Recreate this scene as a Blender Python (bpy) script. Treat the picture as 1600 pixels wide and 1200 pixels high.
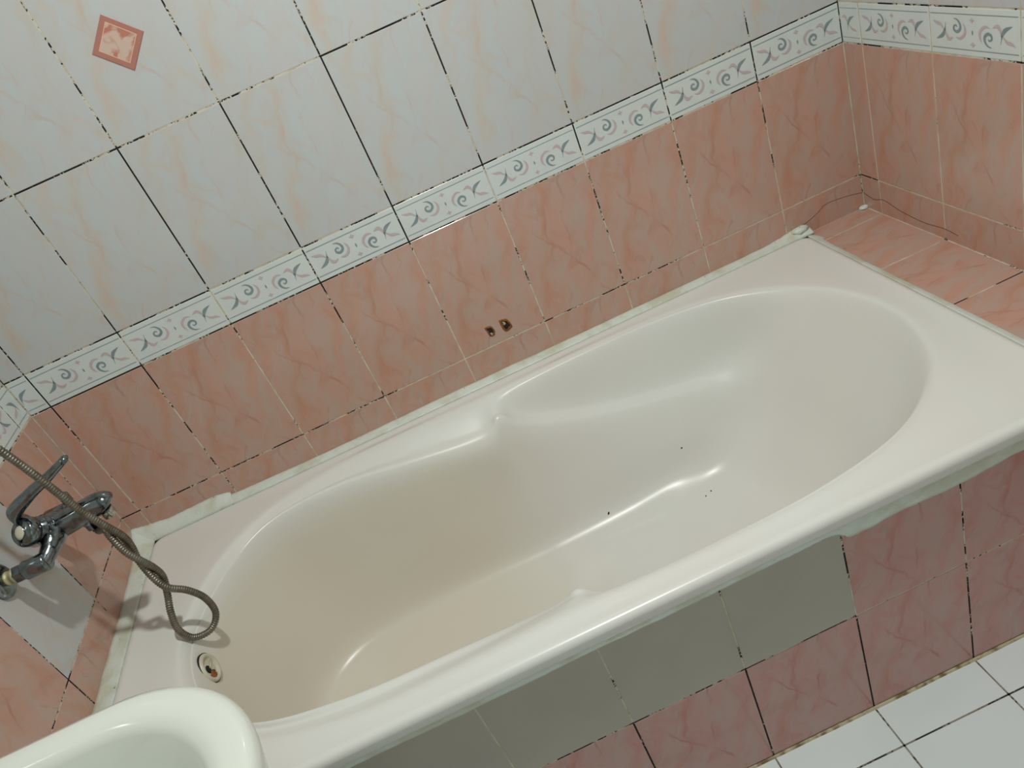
import bpy, bmesh, math, random
from mathutils import Vector, Matrix, noise as mnoise
random.seed(7)
ZB = 0.5805            # height of the first pink-tile joint above the floor; z below is measured from it
C = bpy.context.scene.collection
sc = bpy.context.scene
for o in list(bpy.data.objects): bpy.data.objects.remove(o)

# ------------------------------------------------------------------ camera
CAM = Vector((0.86832, -1.54690, 0.80558 + ZB))
RX = Vector((0.90526, -0.23758, -0.35221)); DN = Vector((-0.42398, -0.45211, -0.78475)); FW = Vector((0.02721, 0.85974, -0.51001))
cd = bpy.data.cameras.new('camera'); cam = bpy.data.objects.new('camera', cd); C.objects.link(cam)
M = Matrix((RX, -DN, -FW)).transposed().to_4x4(); M.translation = CAM
cam.matrix_world = M
cd.sensor_fit = 'HORIZONTAL'; cd.sensor_width = 36.0; cd.lens = 36.0 * 1204.77 / 1600.0
cd.clip_start = 0.02; cd.clip_end = 30
sc.camera = cam
# ------------------------------------------------------------------ light, world, exposure
LAMP_POS = (0.96, -0.93, 2.40)
LAMP_POWER = 17.0
def area(name, loc, size, power, col):
    l = bpy.data.lights.new(name, 'AREA'); l.shape = 'DISK'; l.size = size; l.energy = power; l.color = col
    o = bpy.data.objects.new(name, l); C.objects.link(o); o.location = loc; return o
area('ceiling_light', LAMP_POS, 0.085, LAMP_POWER, (0.98, 1.0, 0.965))
w = bpy.data.worlds.new('world'); sc.world = w; w.use_nodes = True
w.node_tree.nodes['Background'].inputs[0].default_value = (0.86, 1.0, 0.98, 1)
w.node_tree.nodes['Background'].inputs[1].default_value = 0.55  # soft fill, reaches the room through the added doorway opening
sc.view_settings.view_transform = 'Standard'; sc.view_settings.look = 'None'
sc.view_settings.gamma = 1.0; sc.view_settings.use_curve_mapping = False
sc.view_settings.exposure = 0.29

# ------------------------------------------------------------------ node helpers
def lin(r, g, b):
    f = lambda c: (c/255/12.92) if c/255 <= .04045 else ((c/255+.055)/1.055)**2.4
    return (f(r), f(g), f(b), 1)
class NT:
    def __init__(s, name, rough=.4, metal=0, coat=0, spec=.5):
        s.m = bpy.data.materials.new(name); s.m.use_nodes = True; s.t = s.m.node_tree
        s.b = s.t.nodes['Principled BSDF']; s.b.inputs['Roughness'].default_value = rough
        s.b.inputs['Metallic'].default_value = metal; s.b.inputs['Coat Weight'].default_value = coat
        s.b.inputs['Specular IOR Level'].default_value = spec
    def n(s, t): return s.t.nodes.new(t)
    def put(s, sock, v):
        if v is None: return
        if isinstance(v, bpy.types.NodeSocket): s.t.links.new(v, sock)
        else: sock.default_value = v
    def math(s, op, a, b=None, c=None, clamp=False):
        n = s.n('ShaderNodeMath'); n.operation = op; n.use_clamp = clamp
        s.put(n.inputs[0], a); s.put(n.inputs[1], b); s.put(n.inputs[2], c); return n.outputs[0]
    def attr(s, name, out='Fac'):
        n = s.n('ShaderNodeAttribute'); n.attribute_name = name; return n.outputs[out]
    def uv(s): return s.n('ShaderNodeTexCoord').outputs['UV']
    def obj(s): return s.n('ShaderNodeTexCoord').outputs['Object']
    def vec(s, op, a, b=None, sc=None):
        n = s.n('ShaderNodeVectorMath'); n.operation = op; s.put(n.inputs[0], a)
        if b is not None: s.put(n.inputs[1], b)
        if sc is not None: s.put(n.inputs['Scale'], sc)
        return n.outputs['Value'] if op in ('DISTANCE', 'LENGTH', 'DOT_PRODUCT') else n.outputs[0]
    def comb(s, x, y, z):
        n = s.n('ShaderNodeCombineXYZ'); s.put(n.inputs[0], x); s.put(n.inputs[1], y); s.put(n.inputs[2], z); return n.outputs[0]
    def sep(s, v):
        n = s.n('ShaderNodeSeparateXYZ'); s.put(n.inputs[0], v); return n.outputs
    def noise(s, v, scale, detail=3, rough=.5, dist=0):
        n = s.n('ShaderNodeTexNoise'); s.put(n.inputs['Vector'], v); s.put(n.inputs['Scale'], scale)
        n.inputs['Detail'].default_value = detail; n.inputs['Roughness'].default_value = rough
        n.inputs['Distortion'].default_value = dist; return n.outputs['Fac']
    def ss(s, v, a, b, lo=0., hi=1.):
        n = s.n('ShaderNodeMapRange'); n.interpolation_type = 'SMOOTHSTEP'
        s.put(n.inputs['Value'], v); s.put(n.inputs['From Min'], a); s.put(n.inputs['From Max'], b)
        n.inputs['To Min'].default_value = lo; n.inputs['To Max'].default_value = hi; return n.outputs[0]
    def mix(s, f, a, b):
        n = s.n('ShaderNodeMix'); n.data_type = 'RGBA'; s.put(n.inputs[0], f); s.put(n.inputs[6], a); s.put(n.inputs[7], b)
        return n.outputs[2]
    def bump(s, h, strength=.3, dist=.001):
        n = s.n('ShaderNodeBump'); n.inputs['Strength'].default_value = strength; n.inputs['Distance'].default_value = dist
        s.put(n.inputs['Height'], h); s.t.links.new(n.outputs[0], s.b.inputs['Normal'])
    def col(s, v): s.put(s.b.inputs['Base Color'], v); return s
def ridge(N, v, scale, width, detail=2, dist=0):
    a = N.math('ABSOLUTE', N.math('SUBTRACT', N.noise(v, scale, detail, .5, dist), .5))
    return N.ss(a, 0.0, width, 1., 0.)

def marble_mat(name, base, alt, streak, vein, amt, alt_amt=.5, streak_amt=.8, rough=.16):
    N = NT(name, rough, 0, .15)
    uv = N.uv(); r = N.attr('rnd')
    x, y, z = N.sep(uv)
    # one printed pattern per tile, very slightly different from tile to tile
    P = N.comb(N.math('ADD', x, N.math('MULTIPLY', r, .010)), y, N.math('MULTIPLY', r, .016))
    wob = N.math('MULTIPLY', N.math('SUBTRACT', N.noise(P, 11, 3), .5), .085)
    sl = N.math('ADD', N.math('ADD', x, wob), N.math('MULTIPLY', y, -.30))     # leaning, wobbling coordinate
    S = N.comb(N.math('MULTIPLY', sl, 3.0), y, N.math('MULTIPLY', r, .04))     # stretched up the tile
    soft = N.noise(S, 8, 4, .6, .5)
    c = N.mix(N.math('MULTIPLY', N.ss(soft, .36, .62), alt_amt), base, alt)
    brk = N.ss(N.noise(S, 13, 4, .6, .3), .36, .62)
    def band(cen, wd, src, amt_):
        return N.math('MULTIPLY', N.ss(N.math('ABSOLUTE', N.math('SUBTRACT', src, cen)), .001, wd, 1., 0.), amt_)
    dg = N.math('ADD', N.math('ADD', x, wob), N.math('MULTIPLY', y, .65))
    st = N.math('MAXIMUM', N.math('MAXIMUM', band(.012, .026, sl, 1.), band(.118, .022, sl, .5)), N.math('MAXIMUM', band(-.045, .014, sl, .6), band(.205, .011, dg, .5)))
    st = N.math('MULTIPLY', st, N.math('ADD', N.math('MULTIPLY', brk, .85), .15))
    c = N.mix(N.math('MULTIPLY', st, streak_amt), c, streak)
    v1 = ridge(N, N.comb(N.math('MULTIPLY', sl, 2.6), N.math('MULTIPLY', y, .9), 0.3), 6, .045, 4, .3)
    v2 = band(.172, .0045, dg, 1.); v3 = band(.060, .004, sl, 1.)
    vm = N.math('MULTIPLY', N.math('MAXIMUM', N.math('MULTIPLY', v1, .55), N.math('MAXIMUM', v2, v3)), N.ss(N.noise(P, 17, 3), .38, .66))
    c = N.mix(N.math('MULTIPLY', vm, amt), c, vein)
    fine = N.noise(P, 420, 2, .6)
    c = N.mix(N.ss(fine, .3, .7, 0., .10), c, vein)
    N.col(c)
    N.bump(N.noise(P, 18, 2), .05, .002)
    return N.m
PINK = marble_mat('pink_marble_tile', lin(196, 155, 139), lin(186, 164, 151), lin(192, 136, 106), lin(176, 120, 104), .60, .85, .62)
WHITE = marble_mat('white_marble_tile', lin(190, 196, 196), lin(194, 193, 191), lin(200, 182, 168), lin(194, 172, 160), .55, .8, .8)
PANEL = marble_mat('dusky_pink_tile', lin(190, 143, 134), lin(184, 154, 143), lin(188, 118, 104), lin(172, 100, 92), .75, .8, .65)
def plain(name, c, c2, sc_=30, rough=.2, metal=0, coat=0, amt=.5, bump=0):
    N = NT(name, rough, metal, coat); f = N.noise(N.obj(), sc_, 3)
    N.col(N.mix(N.ss(f, .35, .65, 0., amt), c, c2))
    if bump: N.bump(N.noise(N.obj(), sc_*6, 3), bump, .001)
    return N.m
GREYT = plain('grey_tile', lin(174, 168, 155), lin(168, 162, 150), 12, .35, bump=.05)
FLOORT = plain('white_floor_tile', lin(222, 231, 231), lin(212, 223, 224), 5, .12, coat=.2, bump=.03)
BORDER = plain('border_white', lin(212, 219, 215), lin(206, 212, 209), 20, .2)
MGREY = plain('motif_grey_green', lin(128, 146, 148), lin(146, 158, 160), 60, .3)
MPINK = plain('motif_pink', lin(198, 180, 180), lin(192, 174, 176), 60, .3)
def grout_mat(name, base, dirt, dark):
    N = NT(name, .8, 0, 0, .2); p = N.obj(); m = N.attr('mold')
    low = N.noise(p, 16, 2, .5); hi = N.noise(p, 170, 3, .65)
    f = N.math('ADD', N.math('MULTIPLY', low, .62), N.math('MULTIPLY', hi, .38))
    f = N.math('SUBTRACT', m, f)
    fac = N.ss(f, -.015, .015)
    b = N.mix(N.ss(N.noise(p, 40, 2), .4, .7), base, dirt)
    N.col(N.mix(fac, b, dark)); N.bump(hi, .4, .002); return N.m
GROUT = grout_mat('grout', lin(206, 199, 180), lin(188, 176, 152), lin(38, 34, 30))
FGROUT = grout_mat('floor_grout', lin(150, 146, 134), lin(120, 112, 100), lin(60, 56, 50))

# ------------------------------------------------------------------ mesh helpers
def link(name, me, parent=None):
    o = bpy.data.objects.new(name, me); C.objects.link(o)
    if parent: o.parent = parent
    return o
def tag(o, label=None, cat=None, group=None, kind=None):
    if label: o['label'] = label
    if cat: o['category'] = cat
    if group: o['group'] = group
    if kind: o['kind'] = kind
    return o
class MB:
    """collects vertices, faces, uvs and attributes for one mesh"""
    def __init__(s): s.v = []; s.f = []; s.mi = []; s.uv = []; s.rnd = []; s.mold = []; s.sm = []
    def face(s, idx, mi=0, uv=None, rnd=0., mold=0., smooth=False):
        s.f.append(tuple(idx)); s.mi.append(mi); s.uv.append(uv or [(0, 0)]*len(idx)); s.rnd.append(rnd); s.mold.append(mold); s.sm.append(smooth)
    def add(s, pts): b = len(s.v); s.v += [tuple(p) for p in pts]; return b
    def grid(s, rows, mi=0, closed=True, smooth=True, cap0=False, cap1=False):
        n = len(rows[0]); b = len(s.v)
        for r in rows: s.add(r)
        for i in range(len(rows)-1):
            for j in range(n if closed else n-1):
                k = (j+1) % n
                s.face((b+i*n+j, b+i*n+k, b+(i+1)*n+k, b+(i+1)*n+j), mi, smooth=smooth)
        if cap0: s.face([b+j for j in range(n)][::-1], mi)
        if cap1: s.face([b+(len(rows)-1)*n+j for j in range(n)], mi)
        return b
    def tube(s, pts, rad, seg=12, mi=0, cap=True, up=None, smooth=True):
        pts = [Vector(p) for p in pts]; R = rad if hasattr(rad, '__len__') else [rad]*len(pts)
        rows = []; pn = None
        for i, p in enumerate(pts):
            t = (pts[min(i+1, len(pts)-1)] - pts[max(i-1, 0)])
            if t.length < 1e-9: t = Vector((0, 0, 1))
            t.normalize()
            if pn is None:
                a = up or (Vector((0, 0, 1)) if abs(t.z) < .9 else Vector((1, 0, 0))); pn = (a - t*a.dot(t)).normalized()
            else: pn = (pn - t*pn.dot(t)).normalized()
            bn = t.cross(pn)
            rows.append([p + (pn*math.cos(2*math.pi*k/seg) + bn*math.sin(2*math.pi*k/seg))*R[i] for k in range(seg)])
        s.grid(rows, mi, True, smooth, cap, cap)
    def build(s, name, mats, parent=None, loc=None):
        me = bpy.data.meshes.new(name)
        loc = Vector(loc) if loc is not None else Vector((0, 0, 0))
        me.from_pydata([tuple(Vector(p)-loc) for p in s.v], [], s.f)
        if not isinstance(mats, (list, tuple)): mats = [mats]
        for m in mats: me.materials.append(m)
        uvl = me.uv_layers.new(name='UVMap'); k = 0
        for p, mi, uv, sm in zip(me.polygons, s.mi, s.uv, s.sm):
            p.material_index = mi; p.use_smooth = sm
            for q in uv: uvl.data[k].uv = q; k += 1
        for nm, dat in (('rnd', s.rnd), ('mold', s.mold)):
            a = me.attributes.new(nm, 'FLOAT', 'FACE')
            a.data.foreach_set('value', dat)
        bm = bmesh.new(); bm.from_mesh(me); bmesh.ops.recalc_face_normals(bm, faces=bm.faces) if getattr(s, 'recalc', False) else None
        bm.to_mesh(me); bm.free(); me.update()
        return link(name, me, parent)
def root(name, loc, label, cat, group=None):
    o = bpy.data.objects.new(name, None); C.objects.link(o); o.location = loc; o.empty_display_size = .05
    return tag(o, label, cat, group)
def cr(p0, p1, p2, p3, t):
    return tuple(.5*((2*b)+(-a+c)*t+(2*a-5*b+4*c-d)*t*t+(-a+3*b-3*c+d)*t*t*t) for a, b, c, d in zip(p0, p1, p2, p3))
def spline(pts, n, closed=False):
    out = []; L = len(pts)
    for i in range(L if closed else L-1):
        g = (lambda k: pts[k % L]) if closed else (lambda k: pts[min(max(k, 0), L-1)])
        for j in range(n): out.append(cr(g(i-1), g(i), g(i+1), g(i+2), j/n))
    if not closed: out.append(tuple(pts[-1]))
    return out

# ------------------------------------------------------------------ tiled surfaces
GAP = .0030
class Surf:
    """maps (s, t) on a wall to space: origin + s*a + t*b, outward normal n"""
    def __init__(s, o, a, b): s.o = Vector(o); s.a = Vector(a); s.b = Vector(b); s.n = s.a.cross(s.b).normalized()
    def p(s, u, v, h=0): return s.o + s.a*u + s.b*v + s.n*h
def add_tile(mb, S, s0, s1, t0, t1, mi, uv0=(0, 0), flip=False, bev=.0006, thick=.006):
    g = GAP/2; jit = random.uniform(-.0003, .0003)
    s0 += g; s1 -= g; t0 += g; t1 -= g
    if s1-s0 < .004 or t1-t0 < .004: return
    r = random.random()
    def ring(ins, h): return [S.p(s0+ins, t0+ins, h), S.p(s1-ins, t0+ins, h), S.p(s1-ins, t1-ins, h), S.p(s0+ins, t1-ins, h)]
    b = mb.add(ring(0, -thick) + ring(0, -bev*.8+jit) + ring(bev, jit))
    q = lambda u, v: ((u-s0+uv0[0]), (v-t0+uv0[1]))
    co = [(s0, t0), (s1, t0), (s1, t1), (s0, t1)]
    uvs = [q(*c) for c in co]
    for k in range(2):
        for j in range(4):
            j2 = (j+1) % 4
            mb.face((b+k*4+j, b+k*4+j2, b+k*4+4+j2, b+k*4+4+j), mi, [uvs[j], uvs[j2], uvs[j2], uvs[j]], r)
    mb.face([b+8, b+9, b+10, b+11], mi, uvs, r)
def grout_strip(mb, S, s0, s1, t0, t1, mi, mold, h=-.0007):
    b = mb.add([S.p(s0, t0, h), S.p(s1, t0, h), S.p(s1, t1, h), S.p(s0, t1, h)])
    mb.face((b, b+1, b+2, b+3), mi, mold=mold)
def stroke(mb, S, cs, ct, pts, ws, mi, sg=1, n=5, h=.00045):
    P = spline([(x, y, w_) for (x, y), w_ in zip(pts, ws)], n)
    L = []; Rr = []
    for i, (x, y, w_) in enumerate(P):
        a = P[max(i-1, 0)]; c = P[min(i+1, len(P)-1)]
        d = Vector((c[0]-a[0], c[1]-a[1])); d = d.normalized() if d.length > 0 else Vector((1, 0))
        nx, ny = -d.y*w_*.6, d.x*w_*.6
        L.append(S.p(cs+sg*(x+nx)/1000, ct+sg*(y+ny)/1000, h)); Rr.append(S.p(cs+sg*(x-nx)/1000, ct+sg*(y-ny)/1000, h))
    b = mb.add(L+Rr); m = len(L)
    for i in range(m-1): mb.face((b+m+i, b+m+i+1, b+i+1, b+i), mi)
def motif(mb, S, cs, ct, G=1, K=2, lo=-1e9, hi=1e9):
    # point-symmetric scroll: the same half twice, the second turned by half a circle
    def st(pts, ws, mi, sg):
        xs = [cs+sg*x/1000 for x, y in pts]
        if min(xs) < lo or max(xs) > hi: return
        stroke(mb, S, cs, ct, pts, ws, mi, sg)
    for sg in (1, -1):
        st([(-60, 15), (-61.5, 8), (-64, 0), (-70, -8), (-84, -14)], [.6, 1.0, 3.8, 5.5, .6], G, sg)
        st([(-90, 17), (-81, 13), (-73, 11), (-64, 2)], [.5, 4.2, 4, .6], K, sg)
        st([(-62, 4), (-60, -6), (-54, -13), (-44, -10)], [.5, 3.6, 5, .5], K, sg)
        st([(-41, 22), (-33, 20), (-27, 13), (-27, 5), (-34, 0), (-41, 3), (-41, 9), (-36, 11), (-34, 8)],
           [.5, 2.2, 3.6, 4.2, 4.2, 3.4, 2.6, 2., 1.4], G, sg)
        st([(-20, 15), (-16, 6), (-18, -4), (-28, -11), (-38, -9)], [.6, 3.4, 4.2, 3.4, .5], K, sg)
        if lo < cs < hi: mb.face([mb.add([S.p(cs+sg*dx/1000, ct+sg*(20+dy)/1000, .00045) for dx, dy in ((-6, 0), (-2, -1.6), (0, -5), (2, -1.6), (6, 0), (2, 1.6), (0, 5), (-2, 1.6))])+i for i in range(8)], K)
    st([(0, -4), (.3, 0), (0, 4)], [.8, 2.6, .8], G, 1)

ROW = .30; BH = .0815
MW = dict(white=.62, border=.54, pink=.46, low=.42)
def build_wall(name, S, joints, smin, smax, tmin, tmax, opts):
    """joints: list of vertical joint positions; rows of tile measured from the pink joint (t=0)"""
    mb = MB(); bd = MB()
    xs = sorted({smin, smax} | {j for j in joints if smin < j < smax})
    rows = [(tmin, 0, 'low'), (0, ROW, 'pink'), (ROW, ROW+BH, 'border')]
    t = ROW+BH
    while t < tmax-1e-6: rows.append((t, min(t+ROW, tmax), 'white')); t += ROW
    # backing body of the wall
    b = mb.add([S.p(smin-.0, tmin, -.0015), S.p(smax, tmin, -.0015), S.p(smax, tmax, -.0015), S.p(smin, tmax, -.0015)])
    mb.face((b, b+1, b+2, b+3), 2, mold=0)
    b2 = mb.add([S.p(smin, tmin, -.10), S.p(smax, tmin, -.10), S.p(smax, tmax, -.10), S.p(smin, tmax, -.10)])
    mb.face((b2+3, b2+2, b2+1, b2), 2)
    for i in range(4): mb.face((b+i, b2+i, b2+(i+1) % 4, b+(i+1) % 4), 2)
    G = GAP*.5+.0004
    for t0, t1, kind in rows:
        for a, c in zip(xs[:-1], xs[1:]):
            full = c-a > .1995
            off = 0 if full or a != smin else .2-(c-a)
            mi = 1 if kind == 'white' else 0
            if (kind, round(a, 3)) in opts.get('swap', {}): mi = opts['swap'][(kind, round(a, 3))]
            if kind == 'border':
                add_tile(bd, S, a, c, t0, t1, 0)
                cs = c-.1 if (not full and a == smin) else a+.1
                ct = t0+BH/2
                motif(bd, S, cs, ct, lo=a+.002, hi=c-.002)
                for q in (t0+.0115, t1-.0115):
                    v = bd.add([S.p(a+.004, q-.0006, .0004), S.p(c-.004, q-.0006, .0004), S.p(c-.004, q+.0006, .0004), S.p(a+.004, q+.0006, .0004)])
                    bd.face((v, v+1, v+2, v+3), 1)
            else:
                add_tile(mb, S, a, c, t0, t1, mi, (off, 0 if kind != 'low' else .3+t0))
        for a in xs:
            m = opts['vm'](a, (t0+t1)/2, kind)
            n = 3 if kind in ('pink', 'white') else 1
            for k in range(n):
                ta = t0+(t1-t0)*k/n; tb = t0+(t1-t0)*(k+1)/n
                grout_strip(mb, S, a-G, a+G, ta, tb, 2, m + (opts.get('vgrad', 0)*(k/(n-1)-.5) if n > 1 else 0))
    for t0, t1, kind in rows[1:]:
        for a, c in zip(xs[:-1], xs[1:]):
            grout_strip(mb, S, a, c, t0-G, t0+G, 2, opts['hm']((a+c)/2, t0, kind), h=-.00065)
    wl = mb.build(name, [PINK, WHITE, GROUT, GREYT]); tag(wl, opts['label'], 'wall', kind='structure')
    bo = bd.build('border_tiles', [BORDER, MGREY, MPINK], wl); bo['label'] = 'white border tiles with grey and pink scrolls'
    return wl
X0, XR = .0438, 1.8432
TOP = 1.92
DEPTH = 2.35
Sb = Surf((0, 0, 0), (1, 0, 0), (0, 0, 1)); Sb.n = Vector((0, -1, 0))
Sl = Surf((0, 0, 0), (0, -1, 0), (0, 0, 1)); Sl.n = Vector((1, 0, 0))
Sr = Surf((XR, 0, 0), (0, -1, 0), (0, 0, 1)); Sr.n = Vector((-1, 0, 0))
rj = lambda a: random.uniform(-a, a)
def hm_back(x, t, kind):
    if kind == 'pink':
        if x < .95: return (.505 if x < .65 else .42)+rj(.015)
        return .49 if 1.1 < x < 1.5 else .40
    if kind == 'border': return .51+rj(.04)
    if abs(t-ROW-BH) < .01: return (.53 if x < .45 or x > .9 else .45)+rj(.03)
    return .50+rj(.05)
def vm_back(x, t, kind):
    return dict(white=.54, border=.52, pink=.455, low=.42)[kind] + rj(.06) - (.06 if kind == 'pink' and x > 1.5 else 0)
wb = build_wall('wall_back', Sb, [X0+.2*k for k in range(0, 10)], 0, XR, -.5805, TOP,
    dict(label='back wall of pink and white marbled tiles with scroll border', hm=hm_back, vm=vm_back, vgrad=.06))
LJ = [.057+.2*k for k in range(0, 12)]
wl = build_wall('wall_left', Sl, LJ, 0, DEPTH, -.5805, TOP,
    dict(label='left tiled wall with a white replacement tile', hm=lambda x, t, k: .50+rj(.04), vm=lambda x, t, k: .50+rj(.05) - (.1 if x < .01 else 0), swap={('pink', .257): 1}))
RJ = [.0632+.2*k for k in range(0, 12)]
wr = build_wall('wall_right', Sr, RJ, 0, DEPTH, -.5805, TOP,
    dict(label='right tiled wall behind the bath ledge', hm=lambda x, t, k: (.46 if k != 'pink' else .43)+rj(.02), vm=lambda x, t, k: (.36 if k in ('pink', 'low') else .40)+rj(.03)))
def box(name, lo, hi, mat, label, cat, parent=None, kind='structure'):
    mb = MB(); x0, y0, z0 = lo; x1, y1, z1 = hi
    b = mb.add([(x0, y0, z0), (x1, y0, z0), (x1, y1, z0), (x0, y1, z0), (x0, y0, z1), (x1, y0, z1), (x1, y1, z1), (x0, y1, z1)])
    for f in ((3, 2, 1, 0), (4, 5, 6, 7), (0, 1, 5, 4), (1, 2, 6, 5), (2, 3, 7, 6), (3, 0, 4, 7)): mb.face([b+i for i in f])
    return tag(mb.build(name, mat, parent), label, cat, kind=kind)
PAINT = plain('painted_plaster', lin(214, 216, 212), lin(206, 210, 206), 4, .7)
mb = MB()   # unseen front wall; doorway opening added to let world light in as soft fill
for lo, hi in (((0, -DEPTH-.1, -ZB), (.55, -DEPTH, TOP)), ((1.50, -DEPTH-.1, -ZB), (XR, -DEPTH, TOP)), ((.55, -DEPTH-.1, 1.50), (1.50, -DEPTH, TOP))):
    x0, y0, z0 = lo; x1, y1, z1 = hi
    b = mb.add([(x0, y0, z0), (x1, y0, z0), (x1, y1, z0), (x0, y1, z0), (x0, y0, z1), (x1, y0, z1), (x1, y1, z1), (x0, y1, z1)])
    for f in ((3, 2, 1, 0), (4, 5, 6, 7), (0, 1, 5, 4), (1, 2, 6, 5), (2, 3, 7, 6), (3, 0, 4, 7)): mb.face([b+i for i in f])
tag(mb.build('wall_front', PAINT), 'painted wall behind the camera with a doorway opening added for soft fill light', 'wall', kind='structure')
box('ceiling', (0, -DEPTH, TOP), (XR, 0, TOP+.1), PAINT, 'white ceiling', 'ceiling')

# ------------------------------------------------------------------ bath surround: front panel, ledge, floor
PY = -.7768; XP = .6476
Sp = Surf((0, PY, 0), (1, 0, 0), (0, 0, 1)); Sp.n = Vector((0, -1, 0))
mb = MB(); px = sorted([0, XR] + [XP+.2*k for k in range(-3, 6)])
px = [p for p in px if 0 <= p <= XR]
TP, TM, TF = -.122, -.3198, -.5805
b = mb.add([Sp.p(0, TF, -.0015), Sp.p(XR, TF, -.0015), Sp.p(XR, -.118, -.0015), Sp.p(0, -.118, -.0015), Sp.p(0, TF, -.05), Sp.p(XR, TF, -.05), Sp.p(XR, -.118, -.05), Sp.p(0, -.118, -.05)])
for f in ((0, 1, 2, 3), (7, 6, 5, 4), (0, 4, 5, 1), (3, 2, 6, 7), (1, 5, 6, 2), (0, 3, 7, 4)): mb.face([b+i for i in f], 2)
G = GAP*.5+.0004
for a, c in zip(px[:-1], px[1:]):
    grey = c < 1.26
    if grey: add_tile(mb, Sp, a, c, TM, -.1215, 1)
    else: add_tile(mb, Sp, a, c, TM, -.130, 0, (0, .1))
    add_tile(mb, Sp, a, c, TF+.004, TM, 0, (0, 0.02))
    grout_strip(mb, Sp, a, c, TM-G, TM+G, 2, .49+rj(.05) if c < 1.3 else .40, h=-.00065)
for a in px:
    grout_strip(mb, Sp, a-G, a+G, TM, TP, 2, .36 if a < 1.1 else .50)
    grout_strip(mb, Sp, a-G, a+G, TF, TM, 2, .55+rj(.03))
tag(mb.build('wall_bath_panel', [PANEL, GREYT, GROUT]), 'tiled front of the bath, grey tiles above dusky pink tiles', 'bath panel', kind='structure')
XE = 1.6913
mb = MB(); LZ = -.0815
Sg = Surf((0, 0, LZ), (1, 0, 0), (0, -1, 0)); Sg.n = Vector((0, 0, 1))
b = mb.add([Sg.p(XE-.03, 0, -.0015), Sg.p(XR, 0, -.0015), Sg.p(XR, .7768, -.0015), Sg.p(XE-.03, .7768, -.0015), Sg.p(XE-.03, 0, -.034), Sg.p(XR, 0, -.034), Sg.p(XR, .7768, -.034), Sg.p(XE-.03, .7768, -.034)])
for f in ((3, 2, 1, 0), (4, 5, 6, 7), (0, 1, 5, 4), (2, 3, 7, 6), (1, 2, 6, 5), (3, 0, 4, 7)): mb.face([b+i for i in f], 1)
# tiles laid sideways: print runs along x
Sq = Surf((XR, 0, LZ), (0, -1, 0), (-1, 0, 0)); Sq.n = Vector((0, 0, 1))
gj = [0] + [.0632+.2*k for k in range(4)] + [.7768]
gj = [g for g in gj if g <= .7768]
for a, c in zip(gj[:-1], gj[1:]):
    add_tile(mb, Sq, a, c, 0, XR-XE+.02, 0, (0, .05))
for i, a in enumerate(gj): grout_strip(mb, Sq, a-G, a+G, 0, XR-XE+.02, 1, .40 if i != 3 else .56)
grout_strip(mb, Sq, 0, .7768, -.002, .003, 1, .38, h=.0002)
tag(mb.build('trim_ledge', [PINK, GROUT]), 'pink tiled ledge at the head of the bath', 'ledge', kind='structure')
# floor
mb = MB(); Sf = Surf((0, PY, -ZB), (1, 0, 0), (0, -1, 0)); Sf.n = Vector((0, 0, 1))
FD = DEPTH+PY
b = mb.add([(0, -DEPTH, -ZB-.0012), (XR, -DEPTH, -ZB-.0012), (XR, 0, -ZB-.0012), (0, 0, -ZB-.0012), (0, -DEPTH, -ZB-.1), (XR, -DEPTH, -ZB-.1), (XR, 0, -ZB-.1), (0, 0, -ZB-.1)])
for f in ((0, 1, 2, 3), (7, 6, 5, 4), (0, 4, 5, 1), (1, 5, 6, 2), (2, 6, 7, 3), (3, 7, 4, 0)): mb.face([b+i for i in f], 1)
fr = [0, .079]
while fr[-1] < FD: fr.append(min(fr[-1]+.2, FD))
for t0, t1 in zip(fr[:-1], fr[1:]):
    for a, c in zip(px[:-1], px[1:]): add_tile(mb, Sf, a, c, t0, t1, 0)
    for a in px: grout_strip(mb, Sf, a-G, a+G, t0, t1, 1, .46)
    grout_strip(mb, Sf, 0, XR, t0-G, t0+G, 1, .50)
tag(mb.build('floor', [FLOORT, FGROUT]), 'white tiled floor', 'floor', kind='structure')

# ------------------------------------------------------------------ silicone and mortar seams
N = NT('white_sealant', .35); p = N.obj()
c = N.mix(N.ss(N.noise(p, 22, 3), .42, .66), lin(214, 222, 212), lin(200, 204, 184))
c = N.mix(N.ss(N.noise(p, 90, 3, .6), .70, .75), c, lin(110, 104, 90)); N.col(c); N.bump(N.noise(p, 120, 3), .5, .002); SEAL = N.m
def seam(name, pts, label, n=6):
    """pts: (wall point, rim point, bulge) profiles; builds a rounded ragged bead between wall and rim"""
    mb = MB(); rows = []
    P = spline([tuple(a)+tuple(b_)+(h,) for a, b_, h in pts], 14)
    for i, q in enumerate(P):
        a = Vector(q[0:3]); b_ = Vector(q[3:6]); h = q[6]
        up = Vector((0, 0, 1)) if abs((a-b_).z) < abs((a-b_).xy.length) else None
        wob = (mnoise.noise(Vector((i*.33, h*50, 2)))*.0015 + mnoise.noise(Vector((i*1.3, 7, h*90)))*.0009)
        a = a + (a-b_).normalized()*wob
        nrm = seam.n
        row = [a - nrm*.008]
        for k in range(n+1):
            f = k/n
            row.append(a.lerp(b_, f) + nrm*(h*math.sin(math.pi*min(max(f*.9+.05, 0), 1))))
        row.append(b_ - nrm*.008)
        rows.append(row)
    mb.grid(rows, 0, True, True, True, True); mb.recalc = True
    return tag(mb.build(name, SEAL), label, 'sealant', kind='structure')
RZ = -.072            # top of the bath rim
BX0, BX1, BY0, BY1 = .033, 1.682, -.018, -.791
def prof(x, w, zt): return (Vector((x, -.0005, zt)), Vector((x, BY0-.001, RZ-.0015)), .002)
seam.n = Vector((0, -.6, .8))
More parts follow.
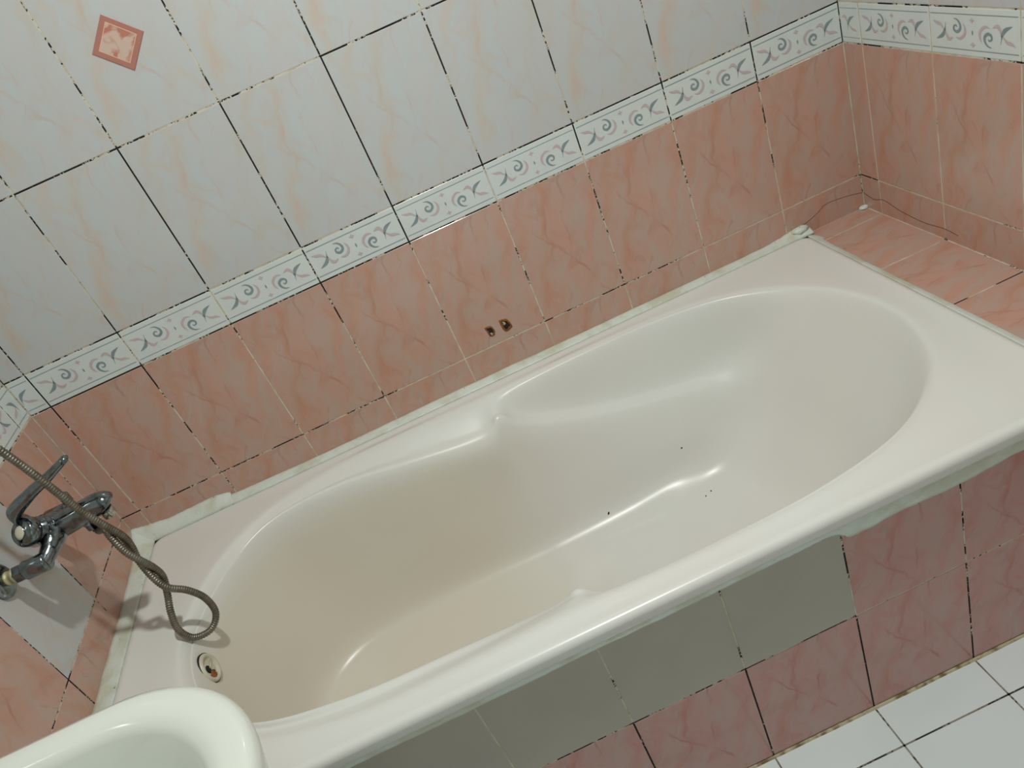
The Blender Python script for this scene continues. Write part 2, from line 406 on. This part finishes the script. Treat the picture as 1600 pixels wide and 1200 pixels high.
seam('trim_1', [((x, -.0003, z), (x, BY0-.008, RZ+.0002), .0016) for x, z in
     [(.002, -.034), (.03, -.040), (.045, -.042), (.09, -.048), (.15, -.047), (.2, -.047), (.232, -.054), (.25, -.062), (.5, -.0665), (.8, -.065), (1.1, -.0665), (1.3, -.066), (1.55, -.0665), (1.62, -.062), (1.66, -.057), (1.695, -.060)]],
     'white sealant line between the back wall and the bath')
seam.n = Vector((.6, 0, .8))
seam('trim_2', [((.0003, y, z), (BX0+.007, y, RZ+.0002), .0012) for y, z in
     [(-.001, -.034), (-.012, -.040), (-.04, -.055), (-.08, -.064), (-.16, -.068), (-.26, -.070), (-.36, -.070), (-.46, -.071), (-.6, -.071), (-.776, -.072)]],
     'wide white sealant strip between the left wall and the bath')
seam.n = Vector((-.3, 0, .95))
seam('trim_3', [((XE+.004+dx, y, LZ+.001), (BX1-.002, y, RZ-.003), .001) for y, dx in [(-.02, .004), (-.05, .008), (-.08, .002), (-.3, .001), (-.5, .002), (-.776, .001)]],
     'white sealant line between the bath and the pink ledge')
seam.n = Vector((0, -1, 0))
seam('trim_4', [((x, PY-.001, z1), (x, PY-.003, -.097), .005) for x, z1 in
     [(.03, -.121), (.3, -.122), (.65, -.124), (.85, -.123), (1.0, -.124), (1.05, -.123), (1.15, -.122), (1.23, -.122), (1.25, -.131), (1.27, -.142), (1.35, -.138), (1.45, -.141), (1.55, -.133), (1.68, -.136), (1.84, -.135)]],
     'white sealant bead under the front rim of the bath')
N = NT('yellowed_seam', .6); p = N.obj(); N.col(N.mix(N.ss(N.noise(p, 60, 3), .4, .65), lin(190, 182, 150), lin(120, 98, 62))); YEL = N.m
mb = MB(); rows = []
for i in range(150):
    x = XR*i/149; wv = .0045+.0025*mnoise.noise(Vector((x*14, 3, 0)))
    rows.append([(x, PY-.0005, -ZB+.0045), (x, PY-.0015, -ZB+.002), (x, PY-wv, -ZB+.0005), (x, PY-wv, -ZB-.002), (x, PY+.002, -ZB-.002)])
mb.grid(rows, 0, True, True, True, True); mb.recalc = True
tag(mb.build('trim_5', YEL), 'yellowed joint between the bath panel and the floor', 'joint', kind='structure')

# ------------------------------------------------------------------ bathtub
CY = -.402
KN = [  # half perimeter from the head end to the drain end; rings: edge, lip, shelf outer, shelf inner, mid wall, low wall, floor
 [(1.615,0,-.0745),(1.602,0,-.090),(1.565,0,-.150),(1.515,0,-.225),(1.435,0,-.33),(1.335,0,-.405),(1.22,0,-.425)],
 [(1.590,.125,-.0745),(1.577,.120,-.090),(1.545,.112,-.150),(1.497,.103,-.225),(1.42,.088,-.33),(1.325,.072,-.405),(1.215,.055,-.425)],
 [(1.525,.222,-.0745),(1.513,.213,-.090),(1.483,.198,-.160),(1.442,.178,-.240),(1.38,.150,-.33),(1.29,.122,-.402),(1.20,.09,-.423)],
 [(1.415,.295,-.0745),(1.407,.284,-.090),(1.388,.262,-.200),(1.355,.222,-.262),(1.315,.195,-.33),(1.25,.160,-.397),(1.17,.118,-.422)],
 [(1.255,.330,-.0745),(1.252,.318,-.090),(1.247,.282,-.212),(1.240,.248,-.236),(1.220,.212,-.31),(1.175,.184,-.388),(1.12,.135,-.421)],
 [(1.070,.337,-.0745),(1.070,.325,-.090),(1.070,.298,-.186),(1.070,.264,-.212),(1.070,.225,-.31),(1.06,.192,-.400),(1.04,.142,-.428)],
 [(.950,.335,-.0745),(.950,.322,-.088),(.948,.300,-.150),(.947,.267,-.172),(.95,.232,-.30),(.95,.195,-.404),(.945,.146,-.432)],
 [(.895,.333,-.0745),(.895,.318,-.085),(.893,.296,-.122),(.892,.266,-.142),(.895,.234,-.29),(.895,.197,-.405),(.895,.148,-.434)],
 [(.858,.332,-.0745),(.858,.315,-.082),(.857,.292,-.095),(.856,.266,-.116),(.855,.234,-.28),(.855,.198,-.406),(.855,.149,-.435)],
 [(.805,.333,-.0745),(.805,.316,-.083),(.807,.285,-.107),(.809,.250,-.145),(.80,.236,-.28),(.80,.200,-.410),(.80,.150,-.437)],
 [(.650,.337,-.0745),(.650,.322,-.082),(.650,.297,-.100),(.650,.264,-.124),(.65,.236,-.28),(.65,.205,-.415),(.65,.150,-.440)],
 [(.470,.330,-.0745),(.470,.319,-.080),(.470,.302,-.089),(.470,.277,-.102),(.475,.243,-.28),(.48,.205,-.420),(.49,.150,-.445)],
 [(.300,.280,-.0745),(.304,.272,-.080),(.308,.262,-.086),(.313,.248,-.096),(.325,.222,-.28),(.345,.180,-.422),(.37,.128,-.447)],
 [(.198,.165,-.0745),(.204,.159,-.083),(.208,.154,-.093),(.213,.148,-.112),(.235,.130,-.28),(.262,.108,-.425),(.31,.08,-.450)],
 [(.155,0,-.0745),(.162,0,-.083),(.166,0,-.093),(.172,0,-.112),(.200,0,-.28),(.235,0,-.425),(.29,0,-.450)],
]
full = KN + [[(x, -h, z) for x, h, z in k] for k in KN[-2:0:-1]]
NA = 12
rings = []
for r in range(7):
    rings.append([Vector((x, CY+h, z)) for x, h, z in spline([k[r] for k in full], NA, True)])
n = len(rings[0])
prof_rows = []
def rect_hit(P):
    cx = min(max(P.x, .42), 1.28); c0 = Vector((cx, CY)); d = Vector((P.x, P.y))-c0
    if d.length < 1e-6: d = Vector((1, 0))
    ts = []
    if d.x > 0: ts.append((BX1-c0.x)/d.x)
    if d.x < 0: ts.append((BX0-c0.x)/d.x)
    if d.y > 0: ts.append((BY0-c0.y)/d.y)
    if d.y < 0: ts.append((BY1-c0.y)/d.y)
    t = min(ts); return c0+d*t
outer = [rect_hit(P) for P in rings[0]]
# snap the nearest samples onto rounded corners
RC = .022
for cxx, cyy in ((BX0, BY0), (BX1, BY0), (BX0, BY1), (BX1, BY1)):
    sx = 1 if cxx == BX0 else -1; sy = 1 if cyy == BY1 else -1
    cc = Vector((cxx+sx*RC, cyy+sy*RC))
    j = min(range(n), key=lambda i: (outer[i]-Vector((cxx, cyy))).length)
    side = lambda i: outer[i % n]
    # order: from previous side to next side
    prev_on_x = abs(side(j-4).x-cxx) < 1e-4
    a0, a1 = (Vector((-sx, 0)), Vector((0, -sy))) if prev_on_x else (Vector((0, -sy)), Vector((-sx, 0)))
    for k in range(-2, 3):
        f = (k+2)/4; ang = f*math.pi/2
        outer[(j+k) % n] = cc + (a0*math.cos(ang)+a1*math.sin(ang))*RC
def inset(pl, d):
    out = []
    cx, cy = (BX0+BX1)/2, (BY0+BY1)/2
    fx = ((BX1-BX0)/2-d)/((BX1-BX0)/2); fy = ((BY0-BY1)/2-d)/((BY0-BY1)/2)
    return [Vector((cx+(p_.x-cx)*fx, cy+(p_.y-cy)*fy)) for p_ in pl]
def lift(pl, z): return [Vector((p_.x, p_.y, z)) for p_ in pl]
rows = []
rows.append(lift(inset(outer, .013), -.0985))
rows.append(lift(inset(outer, .003), -.0995))
rows.append(lift(inset(outer, .0008), -.0985))
rows.append(lift(outer, -.095)); rows.append(lift(outer, -.084))
for a in (0, 30, 60, 90):
    q = .011; rows.append(lift(inset(outer, q*(1-math.cos(math.radians(a)))), RZ-q+q*math.sin(math.radians(a))))
rows.append(lift(inset(outer, .016), RZ))
rows.append(lift(inset(outer, .022), RZ-.0016))
def outset(R0, R1, d, z):
    o = []
    for i in range(n):
        v = Vector((R0[i].x-R1[i].x, R0[i].y-R1[i].y));
        t = Vector((R0[(i+1) % n].x-R0[i-1].x, R0[(i+1) % n].y-R0[i-1].y)).normalized(); nn = Vector((t.y, -t.x))
        if nn.dot(v) < 0: nn = -nn
        o.append(Vector((R0[i].x+nn.x*d, R0[i].y+nn.y*d, z)))
    return o
mid = [inset(outer, .022)[i].lerp(Vector((rings[0][i].x, rings[0][i].y)), .5) for i in range(n)]
rows.append(lift(mid, RZ-.0014))
def clampz(rw):
    lo = inset(outer, .024)
    for i, P in enumerate(rw):
        P.x = min(max(P.x, BX0+.026), BX1-.026); P.y = max(min(P.y, BY0-.026), BY1+.026)
    return rw
rows.append(clampz(outset(rings[0], rings[1], .012, RZ-.0010)))
rows.append(clampz(outset(rings[0], rings[1], .006, RZ-.0012)))
rows.append(rings[0])
# spline downwards through the rings
for i in range(0, 6):
    for s_ in range(1, 7):
        t = s_/6; row = []
        for j in range(n):
            p0 = rings[i-1][j] if i > 0 else rings[0][j]+Vector(((rings[0][j]-rings[1][j]).x, (rings[0][j]-rings[1][j]).y, .002)); p3 = rings[min(i+2, 6)][j]
            row.append(Vector(cr(p0, rings[i][j], rings[i+1][j], p3, t)))
        rows.append(row)
last = rows[-1]
for f in (.8, .55, .3, .08):
    rows.append([Vector((P.x+(min(max(P.x, .42), 1.06)-P.x)*(1-f), CY+(P.y-CY)*f, P.z+((-.4475+(min(max(P.x, .42), 1.06)-.42)*.022)-P.z)*(1-f))) for P in last])
tub = root('bathtub', (.85, CY, -.47), 'cream acrylic bathtub set between the tiled walls, stained yellow inside', 'bathtub')
mbt = MB(); mbt.grid(rows, 0, True, True)
# close the floor across the centre line
b = len(mbt.v)-n
for j in range(n//2):
    a_, b_, c_, d_ = b+j, b+(j+1), b+(n-(j+1)) % n, b+(n-j) % n
    idx = []
    for q in (a_, b_, c_, d_):
        if q not in idx: idx.append(q)
    if len(idx) > 2: mbt.face(idx, 0, smooth=True)
mbt.recalc = True
N = NT('cream_acrylic', .29, 0, .0); p = N.obj(); x, y, z = N.sep(p)
# object space is relative to the tub's centre
d1 = N.ss(N.math('ADD', z, N.math('MULTIPLY', N.noise(p, 6, 3), .08)), .42, .34)     # below the shoulder
left = N.ss(N.math('ADD', x, N.math('MULTIPLY', N.noise(p, 5, 2), .3)), .32, -.05)
st = N.math('MULTIPLY', d1, left)
c = N.mix(N.ss(N.noise(p, 3, 3), .35, .65), lin(222, 223, 217), lin(223, 220, 214))
c = N.mix(N.math('MULTIPLY', st, .55), c, lin(216, 206, 184))
N.col(c); ACR = N.m
shell = mbt.build('tub_shell', ACR, tub, tub.location)
# overflow fitting on the drain-end wall
CHROME_W = plain('worn_chrome', lin(188, 186, 176), lin(150, 146, 134), 90, .22, .85)
DARK = plain('dark_hole', lin(16, 13, 10), lin(26, 18, 12), 60, .8)
RUST = plain('rust', lin(150, 92, 40), lin(70, 38, 18), 160, .85, bump=.4)
CREAMP = plain('cream_plastic', lin(206, 202, 182), lin(190, 184, 160), 60, .35)
oc = Vector((.1775, -.428, -.135)); on = Vector((.975, 0.02, .16)).normalized()
oa = on.cross(Vector((0, 0, 1))).normalized(); ob = oa.cross(on)*-1
OBS = -1 if ob.z > 0 else 1     # +1 when ob points down
def disc(mb, prof_, seg=40, mi=0, off=Vector((0, 0, 0)), cap=True, sxy=(1, 1)):
    rws = [[oc+off+on*h+oa*(r*math.cos(2*math.pi*k/seg)*sxy[0])+ob*(r*math.sin(2*math.pi*k/seg)*sxy[1]) for k in range(seg)] for r, h in prof_]
    mb.grid(rws, mi, True, True, False, cap); mb.recalc = True
mb = MB(); disc(mb, [(.0285, -.012), (.0285, .004), (.027, .0068), (.0235, .0078), (.0212, .0064), (.0198, .0030), (.0185, .0020)])
of = mb.build('overflow', CREAMP, tub, tub.location); of['label'] = 'cream overflow ring'
mb = MB(); disc(mb, [(.0303, -.010), (.0303, .0028), (.0288, .0032), (.0286, -.003)], cap=False); mb.build('gasket', DARK, of)
of.children[0].data.transform(Matrix.Translation(-Vector(tub.location)))
def sub(mb, name, mat): 
    o = mb.build(name, mat, of, tub.location); return o
mb = MB(); disc(mb, [(.0080, .0010), (.0078, .0026), (.0001, .0027)], 20, off=oa*.005-ob*.002); sub(mb, 'hole', DARK)
mb = MB()
rws = []
for r, h in ((.012, -.0032), (.010, .0006), (.005, .0022), (.0005, .0026)):
    rws.append([oc+ob*OBS*.0125+oa*.008+on*(h+.0035)+oa*(r*math.cos(k*math.pi/9)*(1+.25*math.sin(3*k)))+ob*(r*.8*math.sin(k*math.pi/9)*(1+.2*math.cos(2*k))) for k in range(18)])
mb.grid(rws, 0, True, True, False, True); mb.recalc = True
sub(mb, 'rusty_screw', RUST)
mb = MB(); mb.tube([oc-oa*.019+on*.0035, oc+oa*.001+on*.0035], .0014, 8); sub(mb, 'crossbar', CREAMP)
# drain in the floor near the foot end (mostly hidden by the near rim)
mb = MB(); rws = []
for r, h in ((.034, .000), (.033, .0025), (.026, .003), (.022, -.001), (.0005, -.002)):
    rws.append([(.40+r*math.cos(k*math.pi/16), CY+r*math.sin(k*math.pi/16), -.4475+h) for k in range(32)])
mb.grid(rws, 0, True, True, False, True); mb.build('drain', CHROME_W, tub, tub.location)

# ------------------------------------------------------------------ mixer tap on the left wall
N = NT('chrome', .09, 1.0); p = N.obj()
N.col(N.mix(N.ss(N.noise(p, 70, 3), .45, .7), lin(128, 136, 138), lin(104, 108, 106)))
N.put(N.b.inputs['Roughness'], N.ss(N.noise(p, 120, 3), .3, .75, .07, .30)); CHROME = N.m
BRASS = plain('limescaled_brass', lin(196, 190, 150), lin(150, 140, 96), 150, .5, .4, bump=.4)
TB = Vector((0, -.33, .205))
tap = root('mixer_tap', (0, -.33, .205), 'chrome single-lever bath mixer tap on the left wall', 'tap')
def tpart(mb, name, mat, parent=tap, label=None):
    o = mb.build(name, mat, parent, tap.location)
    if label: o['label'] = label
    return o
BC = Vector((.088, -.333, .213))      # centre of the body
mb = MB()
# body: swollen centre with two arms bending back to the wall unions
mb.tube(spline([(.076, -.402, .197), (.082, -.392, .199), (.088, -.372, .205), (BC.x, -.345, BC.z), (BC.x, -.325, BC.z), (.088, -.298, .205), (.082, -.276, .199), (.076, -.262, .197)], 6),
        [r for r in [.0135]*6+[.0135, .014, .0145, .015, .0155, .016]+[.017, .019, .021, .022, .023, .0235]+[.024]*7+[.0235, .023, .022, .0205, .019, .0175]+[.0165, .0155, .015, .0145, .014, .0135]+[.0135]*6][:43] , 20)
body = tpart(mb, 'body', CHROME)
for sy in (-.400, -.260):
    q = Vector((0, sy, .197))
    mb = MB(); mb.tube([q+Vector((x, 0, 0)) for x in (.001, .004, .010, .013, .0131)], [.031, .031, .024, .016, .005], 28)
    tpart(mb, 'wall_flange', CHROME)
    mb = MB(); mb.tube([q+Vector((x, 0, 0)) for x in (.010, .016, .0165, .022, .0225, .030)], [.0125, .0125, .0115, .0115, .0125, .0125], 16)
    tpart(mb, 'threaded_union', BRASS, label='limescaled brass union')
    mb = MB(); mb.tube([q+Vector((x, 0, 0)) for x in (.028, .030, .042, .044)], [.0135, .0155, .0155, .0145], 6, smooth=False)
    mb.tube([q+Vector((x, 0, 0)) for x in (.044, .046, .082, .086, .0865)], [.0150, .0165, .0165, .0145, .005], 20)
    tpart(mb, 'coupling_nut', CHROME)
mb = MB()
sp = spline([(.090, -.333, .212), (.12, -.333, .214), (.15, -.333, .217), (.170, -.333, .219), (.182, -.333, .217), (.187, -.333, .210)], 5)
rr = []
for i in range(len(sp)):
    f = i/(len(sp)-1); rr.append(.023-.0025*min(f/.4, 1))
rr[-1] = .009; rr[-2] = .015; rr[-3] = .018
mb.tube(sp, rr, 20)
tpart(mb, 'spout', CHROME)
mb = MB(); mb.tube([(.178, -.333, z) for z in (.206, .190, .1885, .1884)], [.0115, .0115, .0105, .004], 18)
tpart(mb, 'aerator', CHROME_W)
# cartridge housing rising towards the user, ribbed, with its cap
ax = Vector((-.020, -.045, .040)).normalized()
def along(prof_, mi, mb, seg=28): mb.tube([BC+ax*h for r, h in prof_], [r for r, h in prof_], seg, mi)
mb = MB(); along([(.021, .0), (.021, .016), (.0235, .018), (.0235, .022), (.0205, .0235), (.0205, .026), (.0235, .0275), (.0235, .031), (.0205, .0325), (.0205, .040), (.010, .0405)], 0, mb)
tpart(mb, 'cartridge_housing', CHROME)
mb = MB(); along([(.018, .040), (.0245, .042), (.0255, .050), (.0245, .058), (.020, .063), (.0125, .0645), (.0118, .0625)], 0, mb)
lev = None
cap_o = tpart(mb, 'lever_cap', CHROME)
mb = MB(); along([(.0122, .062), (.0118, .0642), (.006, .0652), (.0004, .0654)], 0, mb, 20)
tpart(mb, 'index_disc', CREAMP, cap_o, 'cream index disc')
# lever: flat tapering bar
L0 = BC+ax*.052+Vector((-.011, .013, .030)); L1 = BC+ax*.052+Vector((.128, .014, .085))
mb = MB(); lp = spline([tuple(L0-Vector((-.006, -.004, .014))), tuple(L0+Vector((.010, 0, .004))), tuple(L0.lerp(L1, .35)+Vector((0, 0, .003))), tuple(L0.lerp(L1, .7)), tuple(L1)], 6)
rws = []
dirv = (L1-L0).normalized(); side = Vector((0, 1, 0)); upv = side.cross(dirv)*-1
for i, q in enumerate(lp):
    f = i/(len(lp)-1); wdt = .0160*(1-f)+.0085*f; th = .0155*(1-f)+.0058*f
    if i == len(lp)-1: wdt *= .6; th *= .5
    rws.append([Vector(q)+side*(wdt*math.cos(a))+upv*(th*math.sin(a)) for a in [2*math.pi*k/16 for k in range(16)]])
mb.grid(rws, 0, True, True, True, True); mb.recalc = True
tpart(mb, 'lever', CHROME)
mb = MB(); mb.tube([(.138, -.333, .222), (.138, -.333, .246), (.138, -.333, .2465), (.138, -.333, .262), (.138, -.333, .264), (.138, -.333, .2641)], [.0055, .0055, .0085, .0085, .0065, .002], 18)
tpart(mb, 'diverter_knob', CHROME)
mb = MB(); mb.tube([(.142, -.337, z) for z in (.206, .196, .1955, .184, .183)], [.011, .011, .0095, .0095, .007], 16)
tpart(mb, 'hose_outlet', CHROME)

# ------------------------------------------------------------------ shower hose, hanging in a twisted loop
f_ = 1204.77
def pix(u, v, x0=.175, y0=-.392, d=0.):
    r = RX*((u-800)/f_)+DN*((v-600)/f_)+FW
    cam0 = Vector((CAM.x, CAM.y, CAM.z-ZB)); nn = Vector((cam0.x-x0, cam0.y-y0, 0)).normalized()
    P = Vector((x0, y0, 0))+nn*d
    return cam0+r*((P-cam0).dot(nn)/r.dot(nn))
HP = [(-95, 638, .02), (-40, 676, .02), (5, 707, .02), (50, 739, .02), (100, 778, .016), (130, 801, .012), (165, 822, .008), (192, 838, .002), (206, 855, -.008), (217, 876, -.008),
      (240, 903, .004), (262, 918, .009), (292, 922, .006), (320, 934, .004), (337, 957, .002), (330, 983, 0.), (303, 996, -.002), (279, 984, -.002),
      (267, 957, -.004), (262, 930, -.007), (255, 902, -.006), (240, 887, 0.), (218, 875, .007), (196, 862, .007), (174, 840, .0), (163, 826, -.008)]
hp = [tuple(pix(u, v, d=d)) for u, v, d in HP] + [(.148, -.341, .176), (.142, -.337, .188)]
base = spline(hp, 24)
# resample evenly
L = [0]
for a, b_ in zip(base[:-1], base[1:]): L.append(L[-1]+(Vector(b_)-Vector(a)).length)
tot = L[-1]; step = .00085; m = int(tot/step); pts = []; k = 0
for i in range(m+1):
    s_ = tot*i/m
    while k < len(L)-2 and L[k+1] < s_: k += 1
    t = (s_-L[k])/max(L[k+1]-L[k], 1e-9); pts.append(Vector(base[k]).lerp(Vector(base[k+1]), t))
rad = [.0061+.0006*math.cos(2*math.pi*i*tot/m/.0046) for i in range(m+1)]
mb = MB(); mb.tube(pts, rad, 14)
N = NT('hose_steel', .42, 1.0); p = N.obj(); N.col(N.mix(N.ss(N.noise(p, 40, 3), .35, .65), lin(142, 138, 126), lin(116, 110, 98))); HOSE = N.m
ho = mb.build('shower_hose', HOSE, None, hp[-1]); ho.location = hp[-1]
tag(ho, 'ribbed steel shower hose hanging in a twisted loop over the bath corner', 'shower hose')

# ------------------------------------------------------------------ washbasin, bottom left
CER = plain('white_ceramic', lin(214, 218, 208), lin(208, 214, 204), 5, .12, coat=.4)
SZ = .285
sink = root('washbasin', (0, -1.16, SZ-.2), 'white ceramic washbasin on the left wall, rounded corner in view', 'washbasin')
def basin_ring(ins, z, x1=.545, y0=-.905, y1=-1.44, r=.17, k=64, xin=0.):
    """rounded outline starting at the wall; ins = inset"""
    xa, xb, ya, yb = 0.002+xin, x1-ins, y0-ins, y1+ins; r = max(r-ins*.6, .03); out = []
    pts_ = []
    rs = max(.02, .03)
    corners = [(xb-r, ya-r, r, 90, 0), (xb-r, yb+r, r, 0, -90), (xa+rs, yb+rs, rs, -90, -180), (xa+rs, ya-rs, rs, 180, 90)]
    for cx, cy, rr_, a0, a1 in corners:
        for i in range(k//4):
            a = math.radians(a0+(a1-a0)*i/(k//4-1)); out.append(Vector((cx+rr_*math.cos(a), cy+rr_*math.sin(a), z)))
    return out
rows = [basin_ring(.16, SZ-.19), basin_ring(.10, SZ-.17), basin_ring(.03, SZ-.09), basin_ring(.008, SZ-.045), basin_ring(.001, SZ-.02), basin_ring(0, SZ-.012), basin_ring(.004, SZ-.004), basin_ring(.012, SZ),
        basin_ring(.028, SZ-.001), basin_ring(.040, SZ-.004, xin=.09), basin_ring(.046, SZ-.012, xin=.10), basin_ring(.056, SZ-.04, xin=.11), basin_ring(.085, SZ-.09, xin=.13), basin_ring(.14, SZ-.125, xin=.17), basin_ring(.19, SZ-.135, xin=.21)]
mb = MB(); mb.grid(rows, 0, True, True, True, True); mb.recalc = True
mb.build('bowl', CER, sink, sink.location)
mb = MB(); rows = []
for z, r1, r2 in ((-ZB+.001, .11, .12), (-ZB+.03, .105, .115), (-ZB+.2, .075, .085), (SZ-.25, .075, .09), (SZ-.17, .10, .12)):
    rows.append([(.20+r1*math.cos(a), -1.17+r2*math.sin(a), z) for a in [2*math.pi*k/32 for k in range(32)]])
mb.grid(rows, 0, True, True, True, True); mb.recalc = True
mb.build('pedestal', CER, sink, sink.location)
mb = MB(); mb.tube([(.30, -1.17, SZ-.1355), (.30, -1.17, SZ-.131), (.30, -1.17, SZ-.1308)], [.023, .022, .004], 24); mb.build('drain', CHROME, sink, sink.location)

# ------------------------------------------------------------------ diamond inset and rusty fixings on the back wall
mb = MB(); dc = (.544, .8285); hd = .0475
def dia(h, z, mi, mbx): 
    b = mbx.add([Sb.p(dc[0]-h, dc[1], z), Sb.p(dc[0], dc[1]-h, z), Sb.p(dc[0]+h, dc[1], z), Sb.p(dc[0], dc[1]+h, z)]); return b
prf = [(hd, -.0005, 0), (hd, .0010, 0), (hd-.001, .0014, 0), (hd*.74, .0014, 1), (hd*.70, .0014, 2)]
bs = [dia(h, z, mi, mb) for h, z, mi in prf]
for i in range(4):
    for j in range(4): mb.face((bs[i]+j, bs[i]+(j+1) % 4, bs[i+1]+(j+1) % 4, bs[i+1]+j), prf[i][2] if i else 0)
mb.face([bs[4]+j for j in range(4)], 2)
N = NT('diamond_marble', .2); p = N.obj(); f = N.noise(N.vec('MULTIPLY', p, (1, 1, 1)), 38, 3, .5, 1.0)
N.col(N.mix(N.ss(f, .42, .60), lin(204, 178, 162), lin(184, 122, 104))); DM = N.m
dm = mb.build('diamond_inset', [plain('diamond_frame', lin(176, 118, 108), lin(170, 122, 100), 45, .25), plain('diamond_line', lin(222, 176, 152), lin(214, 160, 138), 60, .3), DM], wb)
dm['label'] = 'small pink diamond set in a white tile'
def fixing(cx, cz, w_, h_, label, seed, tilt=0.):
    rnd = random.Random(seed)
    r = root('rusty_wall_fixing', (cx, -.001, cz), label, 'wall fixing', 'rusty fixings in the back wall')
    def blob(wf, hf, z0, z1, k=22, cxx=0, czz=0, jit=.12):
        out = []
        for zz, sc_ in ((z0, 1.0), (z1, .93), (z1+.0002, .5), (z1+.0002, .02)):
            rw = []
            for i in range(k):
                a = 2*math.pi*i/k; rr_ = 1+jit*math.sin(3*a+seed)+jit*.6*math.sin(5*a+seed*2)
                u = math.copysign(abs(math.cos(a))**.6, math.cos(a))*wf*rr_*sc_+cxx; v = math.copysign(abs(math.sin(a))**.6, math.sin(a))*hf*rr_*sc_+czz
                u += tilt*v
                rw.append(Sb.p(cx+u, cz+v, zz))
            out.append(rw)
        return out
    for nm, wf, hf, z0, z1, mat, a, b_, jt in (('rust_ring', w_, h_, -.001, .0010, RUST, 0, 0, .08), ('hole', w_*.62, h_*.66, 0, .0016, DARK, w_*.05, h_*.08, .16), ('metal_stub', w_*.24, h_*.26, 0, .0034, plain('old_plug', lin(196, 176, 140), lin(120, 84, 46), 200, .7), -w_*.1, (h_*.38 if seed == 2 else -h_*.5), .2)):
        m_ = MB(); m_.grid(blob(wf, hf, z0, z1, cxx=a, czz=b_, jit=jt), 0, True, True, False, True); m_.recalc = True
        m_.build(nm, mat, r, r.location)
fixing(.9215, .0365, .0088, .0140, 'smaller rusty fixing stub in a pink wall tile, left of the other', 1, -.15)
fixing(.9585, .0345, .0115, .0165, 'larger rusty fixing hole in a pink wall tile, right of the other', 2, -.15)
# hair cracks near the head corner
def crack(S, pts, parent):
    m_ = MB(); m_.tube([S.p(u, v, .0004) for u, v in spline(pts, 6)], .00035, 6); o = m_.build('crack', DARKLINE, parent)
DARKLINE = plain('crack_line', lin(70, 44, 36), lin(90, 60, 46), 60, .9)
crack(Sb, [(1.655, -.062), (1.69, -.056), (1.725, -.044), (1.75, -.032), (1.80, -.036), (1.842, -.045)], wb)
crack(Sr, [(.003, -.045), (.04, -.052), (.075, -.045), (.13, -.056), (.2, -.062), (.262, -.058), (.30, -.062)], wr)
# lump of mortar in the corner of the ledge
for nm, cpos, sz_ in (('trim_6', (XR-.006, -.007, LZ+.003), .010), ('trim_7', (1.672, -.008, -.060), .016)):
    m_ = MB(); rws = []
    for i in range(9):
        a = math.pi*i/8
        rws.append([Vector(cpos)+Vector((math.sin(a)*math.cos(t)*sz_*1.3, math.sin(a)*math.sin(t)*sz_*.75, math.cos(a)*sz_*.5))*(1+.35*mnoise.noise(Vector((math.cos(t)*2, math.sin(t)*2, i*.7+sz_*300)))) for t in [2*math.pi*k/14 for k in range(14)]])
    m_.grid(rws, 0, True, True); m_.recalc = True
    tag(m_.build(nm, SEAL), 'ragged lump of white mortar in the corner of the ' + ('ledge' if nm == 'trim_6' else 'bath rim'), 'mortar', kind='structure')
# dirt specks lying on the bath floor
SPK = [(951, 802, .0035, 'dark speck of dirt lying in the middle of the bath'), (1065, 700, .0026, 'tiny brown speck on the bath wall above the floor highlight'),
       (1111, 767, .0025, 'tiny grey speck on the bath floor, upper of a close pair'), (1103, 775, .0022, 'tiny grey speck on the bath floor, lower of a close pair')]
bpy.context.view_layer.update()
from mathutils.bvhtree import BVHTree
tv = [v.co+Vector(tub.location) for v in shell.data.vertices]
bvh = BVHTree.FromPolygons(tv, [tuple(p_.vertices) for p_ in shell.data.polygons])
cam0 = Vector((CAM.x, CAM.y, CAM.z-ZB))
for u, v, rs, lb in SPK:
    d = (RX*((u-800)/f_)+DN*((v-600)/f_)+FW).normalized(); hit = bvh.ray_cast(cam0, d)
    if hit[0] is None: continue
    P, nn = hit[0], hit[1]
    if nn.dot(d) > 0: nn = -nn
    a = nn.orthogonal().normalized(); b_ = nn.cross(a); m_ = MB(); rws = []
    for r_, h_ in ((1, -.0003), (.8, .0006), (.3, .0011), (.02, .0012)):
        rws.append([P+nn*h_+(a*math.cos(t)*(1+.3*math.sin(2*t+u))+b_*math.sin(t)*.7)*rs*r_ for t in [2*math.pi*k/12 for k in range(12)]])
    m_.grid(rws, 0, True, True, True, True); m_.recalc = True
    o = m_.build('dirt_speck', DARKLINE, None, P); o.location = P; tag(o, lb, 'dirt', 'specks of dirt in the bath')

# lift everything so that the floor is at z = 0
for o in C.objects:
    if o.parent is None and o.type in ('MESH', 'EMPTY'): o.location.z += ZB
